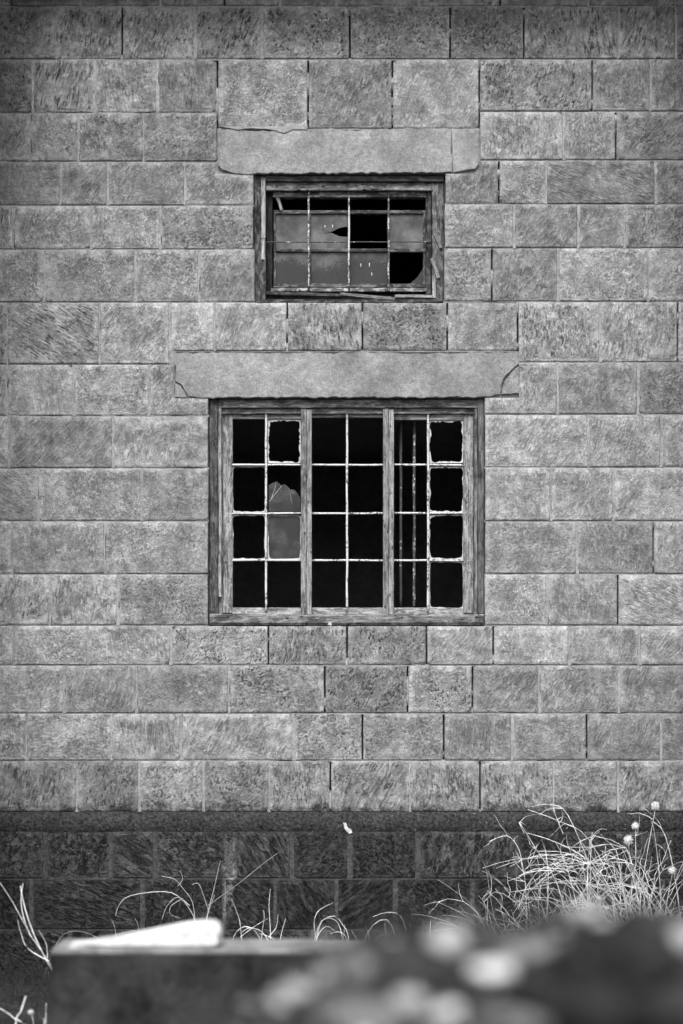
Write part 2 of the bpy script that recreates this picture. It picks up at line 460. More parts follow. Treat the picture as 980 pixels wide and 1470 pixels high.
course(955, 1024, J(92, 196, 328, -466, -585, -678, 774, 888), tone=0.97, pit=lambda c: 1.0 if 330 < c < 690 else 0.3)
course(1024, 1092, J(37, 160, 260, 422, -520, -637, 735, -842, 948), tone=0.93)
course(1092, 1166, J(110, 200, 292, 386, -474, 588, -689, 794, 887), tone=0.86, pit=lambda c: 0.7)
course(1192, 1261, J(65, 160, 222, 338, 418, 502, 600, 742, 835, 925), tone=0.32, pit=lambda c: 1.2, plinth=True)
course(1261, 1334, J(45, 205, 322, 395, 482, 567, 677, 770, 862, 950), tone=0.20, pit=lambda c: 1.2, plinth=True)
course(1334, 1400, J(100, 240, 300, 450, 530, 640, 720, 810, 900), tone=0.22, pit=lambda c: 0.8, plinth=True)

# pointing: per course, a bed strip under it and the uprights between its stones, recessed behind the arrises
OPEN = [(364.5, 637.5, 250, 433.5), (300, 695, 572, 897.5)]
def pointing():
    for (y0, y1, js, pl) in MORT:
        verts, faces = [], []
        def quad_strip(pts_a, pts_b):
            b0 = len(verts)
            for p, q in zip(pts_a, pts_b): verts.extend((p, q))
            for k in range(len(pts_a) - 1):
                faces.append((b0 + 2 * k, b0 + 2 * k + 2, b0 + 2 * k + 3, b0 + 2 * k + 1))
        yb = -0.022 if pl else 0.0045
        # bed joint
        xa, xb = js[0][0], js[-1][0]; n = int((xb - xa) / 6) + 2; lo, hi = [], []
        sd_ = R.random() * 90
        for k in range(n + 1):
            x = xa + (xb - xa) * k / n
            nz = noise.noise(Vector((x * 0.021, sd_, 0))) + 0.6 * noise.noise(Vector((x * 0.13, sd_, 2)))
            crack = 0.0 if pl else max(0.0, min(1.9, 0.65 + 2.0 * nz))
            hi.append((X(x), yb + 0.003 * noise.noise(Vector((x * 0.3, sd_, 5))), Z(y1 - 1.6 - (2.0 if pl else 0)) - crack * 0.004))
            lo.append((X(x), yb + 0.002, Z(y1 + 1.4 + (2.0 if pl else 0))))
        quad_strip(lo, hi)
        for (x, dark) in (js if pl is None else js[1:-1]):
            sd2 = R.random() * 90; lo, hi = [], []; n = 14
            for k in range(n + 1):
                y = y0 + (y1 - y0) * k / n
                nz = noise.noise(Vector((y * 0.05, sd2, 0))) + 0.5 * noise.noise(Vector((y * 0.21, sd2, 3)))
                deep = 0.05 if (dark and nz < 0.25) else 0.0
                g = 2.6 if not pl else 5.0
                crack = (1.6 if nz > 0.22 else 0.0) if not pl else 0
                yy = yb + deep + 0.002 * noise.noise(Vector((y * 0.3, sd2, 5)))
                lo.append((X(x - g), yy, Z(y))); hi.append((X(x + g - crack), yy - (0.0045 if (not dark and not pl) else 0), Z(y)))
            quad_strip(lo, hi)
        bpart(mesh_obj('mortar', verts, faces, M_PMORTAR if pl else M_MORTAR, smooth=True))
pointing()

SHADE_WING = 1.25                  # depth of the unseen side walls added to shade the wall's left and right
def shade_wings():
    rows = [(-66, 9), (9, 85), (85, 161), (161, 231), (231, 294), (294, 357), (357, 434), (434, 522), (522, 596), (596, 672), (672, 748), (748, 824), (824, 898), (898, 955), (955, 1024), (1024, 1092), (1092, 1166), (1166, 1261), (1261, 1334), (1334, 1400)]
    for sgn, xw in ((-1, X(LX)), (1, X(RX))):
        sink = ([], [], [], [])
        for (a, b) in rows:
            dk = 0.3 if a > 1160 else 1.0
            def lay(L, xf):
                js = [0.0]
                while js[-1] < L - 0.7: js.append(js[-1] + R.uniform(0.32, 0.55))
                js.append(L)
                for p, q in zip(js, js[1:]):
                    stone(p + 0.005, q - 0.005, Z(b - 0.9), Z(a + 0.9), 0.26 * dk * R.uniform(.8, 1.1), 0.4, math.radians(R.uniform(-30, 5)), 0, None, None, sink=sink, xf=xf)
            if sgn < 0:
                lay(SHADE_WING, lambda p: (xw - p[1], -SHADE_WING + p[0], p[2]))            # side face looking right
                lay(1.3, lambda p: (xw - 1.3 + p[0], -SHADE_WING + p[1], p[2]))        # front face
            else:
                lay(SHADE_WING, lambda p: (xw + p[1], -p[0], p[2]))
                lay(1.3, lambda p: (xw + p[0], -SHADE_WING + p[1], p[2]))
        o = bpart(mesh_obj('shade_wing_stones', sink[0], sink[1], M_STONE, None, sink[2], sink[3], smooth=True)); o['kind'] = 'stuff'
        v, f = [], []; x0, x1 = (xw - 1.29, xw - 0.008) if sgn < 0 else (xw + 0.008, xw + 1.29)
        box(v, f, x0, x1, -SHADE_WING + 0.008, 0.04, Z(1166), Z(-66)); bpart(mesh_obj('shade_wing_core', v, f, M_MORTAR))
        v, f = [], []; box(v, f, x0, x1, -SHADE_WING + 0.008, 0.04, -0.3, Z(1166)); bpart(mesh_obj('shade_wing_core', v, f, M_PMORTAR))

def box(verts, faces, x0, x1, y0, y1, z0, z1):
    b = len(verts)
    verts += [(x0, y0, z0), (x1, y0, z0), (x1, y1, z0), (x0, y1, z0), (x0, y0, z1), (x1, y0, z1), (x1, y1, z1), (x0, y1, z1)]
    faces += [tuple(b + q for q in f) for f in ((0, 3, 2, 1), (4, 5, 6, 7), (0, 1, 5, 4), (1, 2, 6, 5), (2, 3, 7, 6), (3, 0, 4, 7))]

def shell():
    # wall core behind the facing stones, with the two openings
    v, f = [], []
    xl, xr, zt = X(LX) - 1.29, X(RX) + 1.29, Z(-66)
    u, l = OPEN
    box(v, f, xl, xr, 0.045, 0.45, -0.3, Z(l[3]))
    box(v, f, xl, X(l[0]), 0.045, 0.45, Z(l[3]), Z(l[2])); box(v, f, X(l[1]), xr, 0.045, 0.45, Z(l[3]), Z(l[2]))
    box(v, f, xl, xr, 0.045, 0.45, Z(l[2]), Z(u[3]))
    box(v, f, xl, X(u[0]), 0.045, 0.45, Z(u[3]), Z(u[2])); box(v, f, X(u[1]), xr, 0.045, 0.45, Z(u[3]), Z(u[2]))
    box(v, f, xl, xr, 0.045, 0.45, Z(u[2]), zt)
    bpart(mesh_obj('wall_core', v, f, M_CORE))
    v, f = [], []
    box(v, f, xl, xl + 0.4, 0.45, 6.0, -0.3, zt); box(v, f, xr - 0.4, xr, 0.45, 6.0, -0.3, zt); box(v, f, xl + 0.4, xr - 0.4, 5.6, 6.0, -0.3, zt)
    bpart(mesh_obj('rear_wall', v, f, M_ROOM))
    v, f = [], []
    box(v, f, xl + 0.4, xr - 0.4, 0.45, 5.6, 0.0, 0.1); bpart(mesh_obj('interior_floor', v, f, M_ROOM)); v, f = [], []; box(v, f, xl + 0.4, xr - 0.4, 0.45, 5.6, Z(470) - 0.1, Z(470) + 0.05)
    bpart(mesh_obj('interior_floor', v, f, M_ROOM))
    v, f = [], []
    box(v, f, xl - 0.35, xr + 0.35, -0.40, 6.4, zt + 0.004, zt + 0.16)  # unseen slab, its overhang added to shade the top courses
    box(v, f, xl - 0.38, xr + 0.38, -0.43, -0.38, zt - 0.03, zt + 0.19)
    for x0, x1 in ((xl - 0.35, X(LX) + 0.3), (X(RX) - 0.3, xr + 0.35)):
        box(v, f, x0, x1, -SHADE_WING - 0.4, -0.434, zt + 0.004, zt + 0.16)
    bpart(mesh_obj('shade_roof', v, f, M_SHADE_ROOF))
shell()
shade_wings()

def prism(name, pts, y0, y1, mat, parent_fn=None, bevel=0.0, tone=None, sub=None):
    """pts: photo pixels round the outline of something lying in the wall's plane; front at y0, back at y1"""
    bm = bmesh.new()
    vs = [bm.verts.new((X(a), y0, Z(b))) for a, b in pts]
    fc = bm.faces.new(vs)
    if fc.normal.y > 0: fc.normal_flip()
    bm.normal_update()
    if fc.normal.y > 0: fc.normal_flip()
    r = bmesh.ops.extrude_face_region(bm, geom=[fc])
    for g in r['geom']:
        if isinstance(g, bmesh.types.BMVert): g.co.y = y1
    if bevel:
        es = [e for e in bm.edges if all(abs(v.co.y - y0) < 1e-6 for v in e.verts)]
        bmesh.ops.bevel(bm, geom=es, offset=bevel, segments=2, affect='EDGES')
    bmesh.ops.recalc_face_normals(bm, faces=bm.faces)
    me = bpy.data.meshes.new(name); bm.to_mesh(me); bm.free(); me.materials.append(mat)
    o = bpy.data.objects.new(name, me); COL.objects.link(o)
    return parent_fn(o) if parent_fn else o

def rect(x0, x1, y0, y1): return [(x0, y0), (x1, y0), (x1, y1), (x0, y1)]
def ragged(pts, amp, step=7, seed=0):
    out = []
    for k in range(len(pts)):
        a, b = Vector(pts[k]), Vector(pts[(k + 1) % len(pts)])
        n = max(1, int((b - a).length / step))
        for i in range(n):
            p = a.lerp(b, i / n)
            out.append((p.x + amp * noise.noise(Vector((p.x * 0.11, p.y * 0.11, seed))) * 1.6, p.y + amp * noise.noise(Vector((p.x * 0.11, p.y * 0.11, seed + 7))) * 1.6))
    return out

# concrete lintels, with their broken corners
prism('lintel', ragged([(312.8, 185.5), (378, 188), (400, 186), (446, 185), (500, 187), (560, 185), (647.3, 186), (647.6, 215), (649, 247), (600, 248), (520, 248.5), (365, 249), (352, 250), (330, 248), (318, 243), (313.5, 236)], 1.8, 6, 1), -0.002, 0.05, M_LINTEL, bpart, 0.003)
prism('lintel_fragment', ragged([(648.3, 186), (687, 185.5), (687, 236), (681, 242), (668, 244.5), (650, 247.5)], 0.9, 8, 2), 0.000, 0.05, M_LINTEL, bpart, 0.003)
prism('lintel', ragged([(251, 507), (330, 506), (430, 507), (520, 506), (600, 508), (700, 506), (744.6, 506), (744.6, 523), (731, 533), (722, 545), (717, 566), (698, 570), (500, 570.5), (300, 571), (271, 570.5), (266, 562), (262, 552), (252, 547)], 1.7, 6, 3), -0.002, 0.05, M_LINTEL, bpart, 0.003)
prism('lintel_fragment', ragged([(251, 549), (260, 553.6), (264, 563), (268.3, 570.5), (251, 570)], 0.6, 6, 4), -0.001, 0.05, M_LINTEL, bpart, 0.002)
prism('lintel_fragment', ragged([(744.6, 525), (733.2, 535.2), (724.6, 546.4), (719.6, 566), (744.6, 564.5)], 0.7, 6, 5), -0.003, 0.05, M_LINTEL, bpart, 0.002)
prism('mortar', rect(311, 689, 183, 248.6), 0.022, 0.04, M_MORTAR, bpart)
prism('mortar', rect(249, 747, 503, 570.6), 0.022, 0.04, M_MORTAR, bpart)
prism('mortar', ragged(rect(242.5, 252, 503, 524), 0.4, 4, 15), 0.003, 0.04, M_MORTAR, bpart, 0.001)
# sagging mortar bed over the upper lintel
prism('mortar', ragged([(316, 182), (442, 181), (440, 187), (420, 186), (408, 192), (394, 187), (362, 185), (340, 187), (330, 185)], 0.8, 6, 6), -0.008, 0.03, M_MORTAR, bpart, 0.002)

# cement ledge at the top of the plinth
def ledge():
    verts, faces = [], []; n = 260; prof = [(0.004, 1165.0), (-0.008, 1167), (-0.024, 1170), (-0.031, 1179), (-0.034, 1188), (-0.020, 1195)]
    for k in range(n + 1):
        x = LX + (RX - LX) * k / n
        for q, (y, py) in enumerate(prof):
            nz = noise.noise(Vector((x * 0.045, q * 0.6, 4))) + 0.5 * noise.noise(Vector((x * 0.17, q * 1.3, 9)))
            verts.append((X(x), y + 0.009 * nz * (1 if 0 < q < 5 else 0), Z(py + 1.6 * nz * (1 if q in (1, 2, 4) else 0.3))))
    m = len(prof)
    for k in range(n):
        for q in range(m - 1):
            faces.append((k * m + q + 1, (k + 1) * m + q + 1, (k + 1) * m + q, k * m + q))
    bpart(mesh_obj('plinth_ledge', verts, faces, M_LEDGE, smooth=True))
ledge()
prism('lime_flake', ragged([(492, 1180), (496, 1181), (498, 1187), (504, 1190), (505, 1195), (501, 1197), (497, 1193), (494, 1189)], 0.7, 4, 12), -0.034, -0.01, M_PUTTY, bpart, 0.002)

# ------------------------------------------------------------------ windows
def board(parent, name, x0, x1, y0p, y1p, d0, d1, tone, paint=0.3, holes=0.0, bev=0.0025, tilt=0.0, wob=0.0):
    """a timber piece; pixels for its face, metres for depth; grain runs along the longer side"""
    a, b, c, d = X(x0), X(x1), Z(y1p), Z(y0p)
    vert = (d - c) > (b - a)
    L = (d - c) if vert else (b - a); Wd = (b - a) if vert else (d - c)
    n = max(1, int(L / 0.07)); verts, faces, cols, uvs = [], [], [], []
    ou, ov = R.random() * 30, R.random() * 30; sd_ = R.random() * 90
    e = min(bev, Wd * 0.3)
    ring = [(-Wd / 2, e), (-Wd / 2 + e, 0), (Wd / 2 - e, 0), (Wd / 2, e), (Wd / 2, d1 - d0), (-Wd / 2, d1 - d0)]
    for k in range(n + 1):
        s = -L / 2 + L * k / n
        off = wob * noise.noise(Vector((s * 5, sd_, 0))); jag = 0.0012
        for q, (w, dp) in enumerate(ring):
            w2 = w + off + jag * noise.noise(Vector((s * 25, q * 3.1, sd_)))
            verts.append((w2, d0 + dp + jag * noise.noise(Vector((s * 21, q * 2.3, sd_ + 5))), s) if vert else (s, d0 + dp, w2))
            cols.append((tone, paint, holes, 1)); uvs.append((s + ou, w + dp * 0.7 + ov))
    m = len(ring)
    for k in range(n):
        for q in range(m):
            r = (q + 1) % m
            faces.append((k * m + q, k * m + r, (k + 1) * m + r, (k + 1) * m + q))
    faces.append(tuple(range(m))); faces.append(tuple(n * m + q for q in range(m)))
    cx, cz = (a + b) / 2, (c + d) / 2; ct, stt = math.cos(tilt), math.sin(tilt)
    verts = [(cx + x * ct + z * stt, y, cz - x * stt + z * ct) for x, y, z in verts]
    o = mesh_obj(name, verts, faces, M_WOOD, None, cols, uvs)
    bm = bmesh.new(); bm.from_mesh(o.data); bmesh.ops.recalc_face_normals(bm, faces=bm.faces); bm.to_mesh(o.data); bm.free()
    return child(parent, o)

def child(parent, o):
    if parent is None: return bpart(o)
    o.parent = parent; return o          # the window sits at the building's origin, so local = building space

def rod(parent, name, p0, p1, r, light, wob=0.0012, mat=None, sides=8, taper=1.0):
    p0, p1 = Vector(p0), Vector(p1); d = p1 - p0; L = d.length; d.normalize()
    a = d.orthogonal().normalized(); b = d.cross(a); n = max(2, int(L / 0.045)); verts, faces, cols = [], [], []
    sd_ = R.random() * 90
    for k in range(n + 1):
        c = p0 + d * (L * k / n) + a * wob * noise.noise(Vector((k * 0.35, sd_, 0))) * 2 + b * wob * noise.noise(Vector((k * 0.35, sd_, 4))) * 2
        rr = r * (1 + 0.16 * noise.noise(Vector((k * 0.9, sd_, 8))))
        for q in range(sides):
            t = 2 * math.pi * q / sides
            verts.append(c + a * rr * math.cos(t) + b * rr * math.sin(t)); cols.append((light, 0, 0, 1))
    for k in range(n):
        for q in range(sides):
            s_ = (q + 1) % sides
            faces.append((k * sides + q, k * sides + s_, (k + 1) * sides + s_, (k + 1) * sides + q))
    faces.append(tuple(range(sides))); faces.append(tuple(n * sides + q for q in range(sides)))
    o = mesh_obj(name, verts, faces, mat or M_IRON, None, cols, smooth=True)
    return child(parent, o)

def pane(parent, pts, y, mat, name='glass_pane'):
    o = prism(name, pts, y, y + 0.003, mat); return child(parent, o)


def putty(parent, x0, x1, y0, y1, w, y, seed, rnd=4):
    """ragged putty left round an empty rebate"""
    n = 64; verts, faces = [], []
    cx, cy = (x0 + x1) / 2, (y0 + y1) / 2
    def at(t, inset, r):
        hx, hy = (x1 - x0) / 2 - inset, (y1 - y0) / 2 - inset
        # superellipse keeps the corners rounded
        c, s = math.cos(t), math.sin(t); p = r
        k = (abs(c) ** p + abs(s) ** p) ** (-1 / p)
        return cx + hx * c * k, cy + hy * s * k
    for k in range(n):
        t = 2 * math.pi * k / n
        a = at(t, 0, 40); ww = max(0.3, w * (0.9 + 1.3 * noise.noise(Vector((math.cos(t) * 2.5, math.sin(t) * 2.5, seed))) + 1.1 * noise.noise(Vector((math.cos(t) * 14, math.sin(t) * 14, seed)))))
        b = at(t, ww, 16)
        for q, yy in ((a, y), (b, y), (b, y + 0.008)): verts.append((X(q[0]), yy, Z(q[1])))
    for k in range(n):
        j = (k + 1) % n
        faces.append((3 * k, 3 * k + 1, 3 * j + 1, 3 * j)); faces.append((3 * k + 1, 3 * k + 2, 3 * j + 2, 3 * j + 1))
    return child(parent, mesh_obj('putty', verts, faces, M_PUTTY))

# ---- lower window
def lower_window():
    w = board(None, 'window', 300, 312, 572, 897, 0.035, 0.17, 0.05, 0.15, 0.2)
    w['label'] = 'large three-light timber window with iron bars and mostly missing panes'
    # children share the building's space: cancel the parent's own offset
    def B_(n, *a, **k): return fix(w, board(w, n, *a, **k))
    B_('jamb', 686.5, 695, 572, 880, 0.035, 0.17, 0.085, 0.15, 0.2)
    B_('head', 313, 686.5, 572, 584, 0.04, 0.16, 0.09, 0.3, 0.2)
    B_('head', 318, 681, 583.5, 592, 0.062, 0.16, 0.12, 0.4, 0.2)
    B_('sill', 300.5, 694.5, 881, 897, 0.018, 0.18, 0.13, 0.35, 0.9, bev=0.014)
    B_('bead', 312.5, 317, 578, 856, 0.046, 0.09, 0.24, 0.5, 0.1, wob=0.002)
    B_('bead', 681.5, 686, 575, 889, 0.046, 0.09, 0.13, 0.2, 0.1, wob=0.002)
    B_('frame_post', 311.5, 319, 584, 882, 0.075, 0.15, 0.10, 0.3, 0.3)
    B_('frame_post', 680, 687, 584, 882, 0.075, 0.15, 0.07, 0.2, 0.3)
    for xa, xb in ((318.5, 332.5), (666, 680.5)):
        B_('stile', xa, xb, 590, 879, 0.082, 0.13, 0.18, 0.55, 0.5)
    for xa, xb, yb in ((332.5, 431.5, 598.5), (446, 550, 596.5), (566, 666, 600)):
        B_('top_rail', xa, xb, 591, yb, 0.086, 0.13, 0.25, 0.6)
        B_('bottom_rail', xa, xb, 871.5, 882, 0.080, 0.13, 0.22, 0.7, 0.2)
    for xa in (431.5, 550):
        B_('mullion', xa, xa + 8, 585, 884, 0.048, 0.14, 0.16, 0.3, 0.9)
        B_('mullion', xa + 8.3, xa + 15.5, 586, 885, 0.053, 0.14, 0.21, 0.4, 0.8, wob=0.001)
    # iron bars: three uprights, and the cross bars of each light
    for x, l in ((381, 0.58), (498, 0.62), (615, 0.58)):
        fix(w, rod(w, 'upright_bar', (X(x), 0.074, Z(589)), (X(x), 0.074, Z(877)), 0.0066, l))
    for y in (665, 735, 803):
        for xa, xb, l in ((320, 432, 0.64), (447, 551, 0.57), (566, 681, 0.57)):
            fix(w, rod(w, 'cross_bar', (X(xa), 0.088, Z(y + R.uniform(-.5, .5))), (X(xb), 0.088, Z(y + R.uniform(-.5, .5))), 0.0062, l))
    # putty still sitting in the rebates
    for (a, b, c, d, ww) in ((383, 431, 599, 662, 2.2), (383, 431, 738, 801, 0.9), (617, 666, 600, 662, 2.0), (617, 667, 667, 733, 1.5), (617, 667, 737, 801, 1.3), (617, 667, 805, 872, 1.0), (332, 380, 667, 733, 0.9), (332, 380, 737, 801, 1.1)):
        fix(w, putty(w, a, b, c, d, ww, 0.098, R.random() * 50))
    # broken pane and the one whole pane
    brk = [(384.5, 694), (389, 691), (396, 688.5), (403, 694), (408, 692.5), (413, 697), (416, 700.5), (421, 700), (425, 704), (430.5, 712), (431, 732), (384.5, 732)]
    o = fix(w, pane(w, brk, 0.104, M_GLASS_DARK)); o['label'] = 'jagged remnant of a broken pane'
    fix(w, pane(w, rect(384, 431, 738, 801), 0.104, M_GLASS_DARK))
    for (p, q) in (((396, 688.5), (386, 722)), ((386, 717), (403, 695)), ((416, 701), (430, 712)), ((414, 698), (420, 730))):
        fix(w, rod(w, 'crack', (X(p[0]), 0.1035, Z(p[1])), (X(q[0]), 0.1035, Z(q[1])), 0.0012, 0.4, 0.004, M_PUTTY, 4))
    # two stiles of a casement that hangs open inside
    for x, d_, l in ((576.5, 0.20, 0.36), (596, 0.19, 0.41)):
        fix(w, rod(w, 'inner_bar', (X(x), d_, Z(600)), (X(x), d_, Z(868)), 0.0085, l))
    # flakes of putty fallen on the sill
    for k in range(14):
        x = R.choice((326, 346, 372, 410, 405, 460, 474, 520, 560, 640, 650)) + R.uniform(-8, 8); y = R.uniform(877.5, 881)
        s_ = R.uniform(0.8, 2.0)
        fix(w, child(w, prism('putty_flake', ragged([(x - s_, y + s_ * .7), (x - s_ * .4, y - s_ * .6), (x + s_ * .7, y - s_ * .5), (x + s_, y + s_ * .7)], 0.5, 3, k), 0.045, 0.06, M_PUTTY)))
    fix(w, child(w, prism('putty_flake', [(470, 897), (472, 892.5), (475.5, 894), (476, 898)], 0.005, 0.02, M_PUTTY)))

def fix(w, o):
    # meshes are written in world coordinates: undo the building's and the window's shift
    o.matrix_parent_inverse.identity()
    o.location = (0, 0, 0)
    return o

def upper_window():
    w = board(None, 'window', 364.5, 381, 250, 433.5, 0.035, 0.17, 0.035, 0.2, 0.3)
    w['label'] = 'small upper window with cracked dusty panes behind thin iron bars'
    def B_(n, *a, **k): return fix(w, board(w, n, *a, **k))
    B_('jamb', 620.5, 637.5, 258, 430, 0.05, 0.17, 0.085, 0.3, 0.6)
    B_('head', 381, 637, 250, 258.5, 0.03, 0.15, 0.028, 0.1)
    B_('head', 381, 620, 257, 270, 0.055, 0.15, 0.13, 0.45, 1.0)
    B_('top_rail', 391, 612, 270, 278, 0.085, 0.14, 0.08, 0.5, 0.4)
    B_('bead', 374.5, 380.5, 253, 340, 0.028, 0.06, 0.24, 0.4, 0.2, wob=0.001)
    B_('bead', 374.5, 379.5, 341, 371, 0.028, 0.06, 0.30, 0.6, 0.2)
    B_('stile', 381, 390, 268, 418, 0.10, 0.16, 0.015, 0.05)
    B_('stile', 612, 619.5, 268, 418, 0.085, 0.16, 0.03, 0.15)
    B_('bottom_rail', 388, 613, 409.5, 415, 0.075, 0.15, 0.10, 0.9)
    B_('sill', 365, 637, 417, 433, 0.11, 0.2, 0.012, 0.05)
    # splintered laths lying in the rotten sill
    B_('lath', 381, 500, 417.5, 422, 0.05, 0.07, 0.03, 0.15, tilt=math.radians(1.5))
    B_('lath', 488, 567, 421, 425.5, 0.045, 0.06, 0.13, 0.3, tilt=math.radians(5))
    B_('lath', 567, 621, 421, 425.5, 0.04, 0.06, 0.20, 0.4, tilt=math.radians(0.5))
    B_('lath', 372, 636, 428.5, 433, 0.03, 0.09, 0.028, 0.2)
    B_('lath', 620.5, 625.5, 398, 426, 0.03, 0.05, 0.22, 0.4)
    B_('lath', 625, 629, 324, 355, 0.035, 0.05, 0.22, 0.4, tilt=math.radians(-24))
    B_('lath', 622.5, 627, 368, 398, 0.035, 0.05, 0.19, 0.4, tilt=math.radians(-20))
    B_('lath', 396, 401, 266, 297, 0.09, 0.10, 0.14, 0.5, tilt=math.radians(-20))
    # the glazed sash, dropped below the head of the frame
    for a in ((391.5, 612, 294.5, 299.5), (391.5, 612, 350, 355), (391.5, 612, 401, 406.5)):
        B_('sash_rail', a[0], a[1], a[2], a[3], 0.125, 0.16, 0.06, 0.3)
    for a in ((391.5, 395), (608.5, 612), (442, 445.5), (499, 502.5), (556.5, 560)):
        B_('sash_bar', a[0], a[1], 299.5, 401, 0.128, 0.158, 0.055, 0.3)
    for k, x in enumerate((443, 500.5, 558)):
        fix(w, rod(w, 'upright_bar', (X(x), 0.070, Z(269)), (X(x), 0.070, Z(415)), 0.0056, (0.47, 0.53, 0.47)[k], 0.002))
    fix(w, rod(w, 'cross_bar', (X(381), 0.078, Z(343.5)), (X(620), 0.078, Z(343)), 0.0036, 0.38, 0.001))
    cx = [(394, 443.5), (444, 500.5), (501, 558), (558.5, 610)]
    for k in range(4):
        a, b = cx[k]
        if k == 1:
            hole = [(a, 298), (b, 298), (b, 317.5), (493, 318), (485, 320), (479, 323.5), (473, 325.5), (480, 328.5), (487, 331.5), (b, 332.5), (b, 352), (a, 352)]
            o = fix(w, pane(w, hole, 0.140, M_GLASS_UP)); o['label'] = 'dusty pane with a leaf-shaped hole'
        elif k != 2: fix(w, pane(w, rect(a, b, 298, 352), 0.140, M_GLASS_UP))
        if k < 3: fix(w, pane(w, rect(a, b, 353, 403), 0.140, M_GLASS_LOW))
        else: fix(w, pane(w, [(610, 374), (610, 403), (582, 403), (590, 400), (600, 391), (606, 382)], 0.140, M_GLASS_LOW))
    for p, q in (((473, 325.5), (461, 321)), ((473, 325.5), (465, 327.5))):
        fix(w, rod(w, 'crack', (X(p[0]), 0.1395, Z(p[1])), (X(q[0]), 0.1395, Z(q[1])), 0.0012, 0.2, 0.001, M_CORE, 4))
    for x, y, h in ((466, 316, 3), (477, 315.5, 4), (518, 372, 4), (530.5, 371, 5), (534, 385, 4)):
        fix(w, child(w, prism('paint_drip', [(x - .8, y), (x, y - 1.0), (x + .8, y), (x + 0.3, y + h), (x - 0.2, y + h)], 0.137, 0.141, M_PUTTY)))
lower_window()
upper_window()

# ------------------------------------------------------------------ low parapet block and the white slab on it
def parapet():
    d = 7.4; x0, x1 = X(72, d), X(1150, d); zt = Z(1362, d); yf = d - CAMD; yb = yf + 0.31
    nx, nz = 60, 12; verts, faces = [], []
    e = empty('concrete_block_wall', ((x0 + x1) / 2, (yf + yb) / 2, 0))
    tag(e, 'low dark stained concrete block wall in the blurred foreground', 'low wall')
    v, f = [], []; cx, cy = e.location.x, e.location.y
    bm = bmesh.new(); r = bmesh.ops.create_cube(bm, size=1)
    for q in bm.verts: q.co = Vector((q.co.x * (x1 - x0), q.co.y * (yb - yf), (q.co.z + 0.5) * (zt - 0.022) - (0.03 if q.co.z < 0 else 0)))
    bmesh.ops.subdivide_edges(bm, edges=bm.edges, cuts=14, use_grid_fill=True)
    for q in bm.verts: q.co.y += 0.006 * noise.noise(q.co * 6); q.co.x += 0.004 * noise.noise(q.co * 7)
    me = bpy.data.meshes.new('body'); bm.to_mesh(me); bm.free(); me.materials.append(M_BLOCK)
    o = bpy.data.objects.new('body', me); COL.objects.link(o); o.parent = e
    bm = bmesh.new(); bmesh.ops.create_cube(bm, size=1)
    for q in bm.verts: q.co = Vector((q.co.x * (x1 - x0 - 0.004), q.co.y * (yb - yf - 0.004), zt - 0.022 + (q.co.z + 0.5) * 0.022))
    bmesh.ops.bevel(bm, geom=bm.edges[:], offset=0.006, segments=2, affect='EDGES')
    me = bpy.data.meshes.new('coping'); bm.to_mesh(me); bm.free(); me.materials.append(M_BLOCKTOP)
    o = bpy.data.objects.new('coping', me); COL.objects.link(o); o.parent = e
    # tapering white slab
    dS = d + 0.10; zb = zt + 0.001
    prof = [(104, 0.0, 0.006), (160, 0.0, 0.026), (215, 0.0, 0.050), (262, 0.0, 0.072), (296, 0.0, 0.082), (313, 0.003, 0.078), (318, 0.010, 0.066)]
    bm = bmesh.new(); rows = []
    xc = X(215, dS); yc = dS - CAMD - 0.015
    for (px, zl, zh) in prof:
        zl *= 1.11; zh *= 1.11
        x = X(px, dS) - xc; y = 0.075
        rows.append([bm.verts.new((x, a, b)) for a, b in ((-y, zl), (y, zl), (y, zh * .85), (y * .8, zh), (-y * .8, zh), (-y, zh * .85))])
    for a, b in zip(rows, rows[1:]):
        for q in range(6): bm.faces.new((a[q], a[(q + 1) % 6], b[(q + 1) % 6], b[q]))
    bm.faces.new(rows[0]); bm.faces.new(rows[-1]); bmesh.ops.recalc_face_normals(bm, faces=bm.faces)
    bmesh.ops.bevel(bm, geom=bm.edges[:], offset=0.009, segments=3, affect='EDGES')
    me = bpy.data.meshes.new('white_slab'); bm.to_mesh(me); bm.free(); me.materials.append(M_WHITE)
    o = bpy.data.objects.new('white_slab', me); COL.objects.link(o); o.location = (xc, yc, zb)
    tag(o, 'white tapering slab lying on the dark concrete block wall', 'slab')
parapet()

# ------------------------------------------------------------------ mound and rubble close to the camera
MD = 3.1
def mound_h(x, y):
    d = y + CAMD
    u = x / d * FPX + 490
    crest = [(-200, 1900), (120, 1620), (280, 1500), (380, 1432), (470, 1376), (560, 1356), (640, 1346), (720, 1350), (800, 1338), (870, 1320), (940, 1324), (1000, 1335), (1200, 1370), (1700, 1500)]
    for (a, ya), (b, yb2) in zip(crest, crest[1:]):
        if a <= u <= b: py = ya + (yb2 - ya) * (u - a) / (b - a); break
    else: py = 1900
    top = Z(py, MD)
    k = max(0.0, 1 - ((d - MD) / 1.3) ** 2)
    k = k ** 0.5 if d > MD else k ** 0.8
    return max(-0.1, top * k + 0.075 * (noise.noise(Vector((x * 11, y * 11, 1))) - 0.2) + 0.02 * noise.noise(Vector((x * 17, y * 17, 2))))
def mound():
    verts, faces = [], []; nx, ny = 90, 60
    for j in range(ny + 1):
        y = -CAMD + 1.75 + 2.7 * j / ny
        for i in range(nx + 1):
            x = -0.9 + 2.4 * i / nx
            verts.append((x, y, mound_h(x, y)))
    for j in range(ny):
        for i in range(nx):
            a = j * (nx + 1) + i; faces.append((a, a + 1, a + nx + 2, a + nx + 1))
    tag(mesh_obj('earth_mound', verts, faces, M_MOUND, smooth=True), 'dark mossy earth mound in the blurred foreground', kind='structure')
mound()

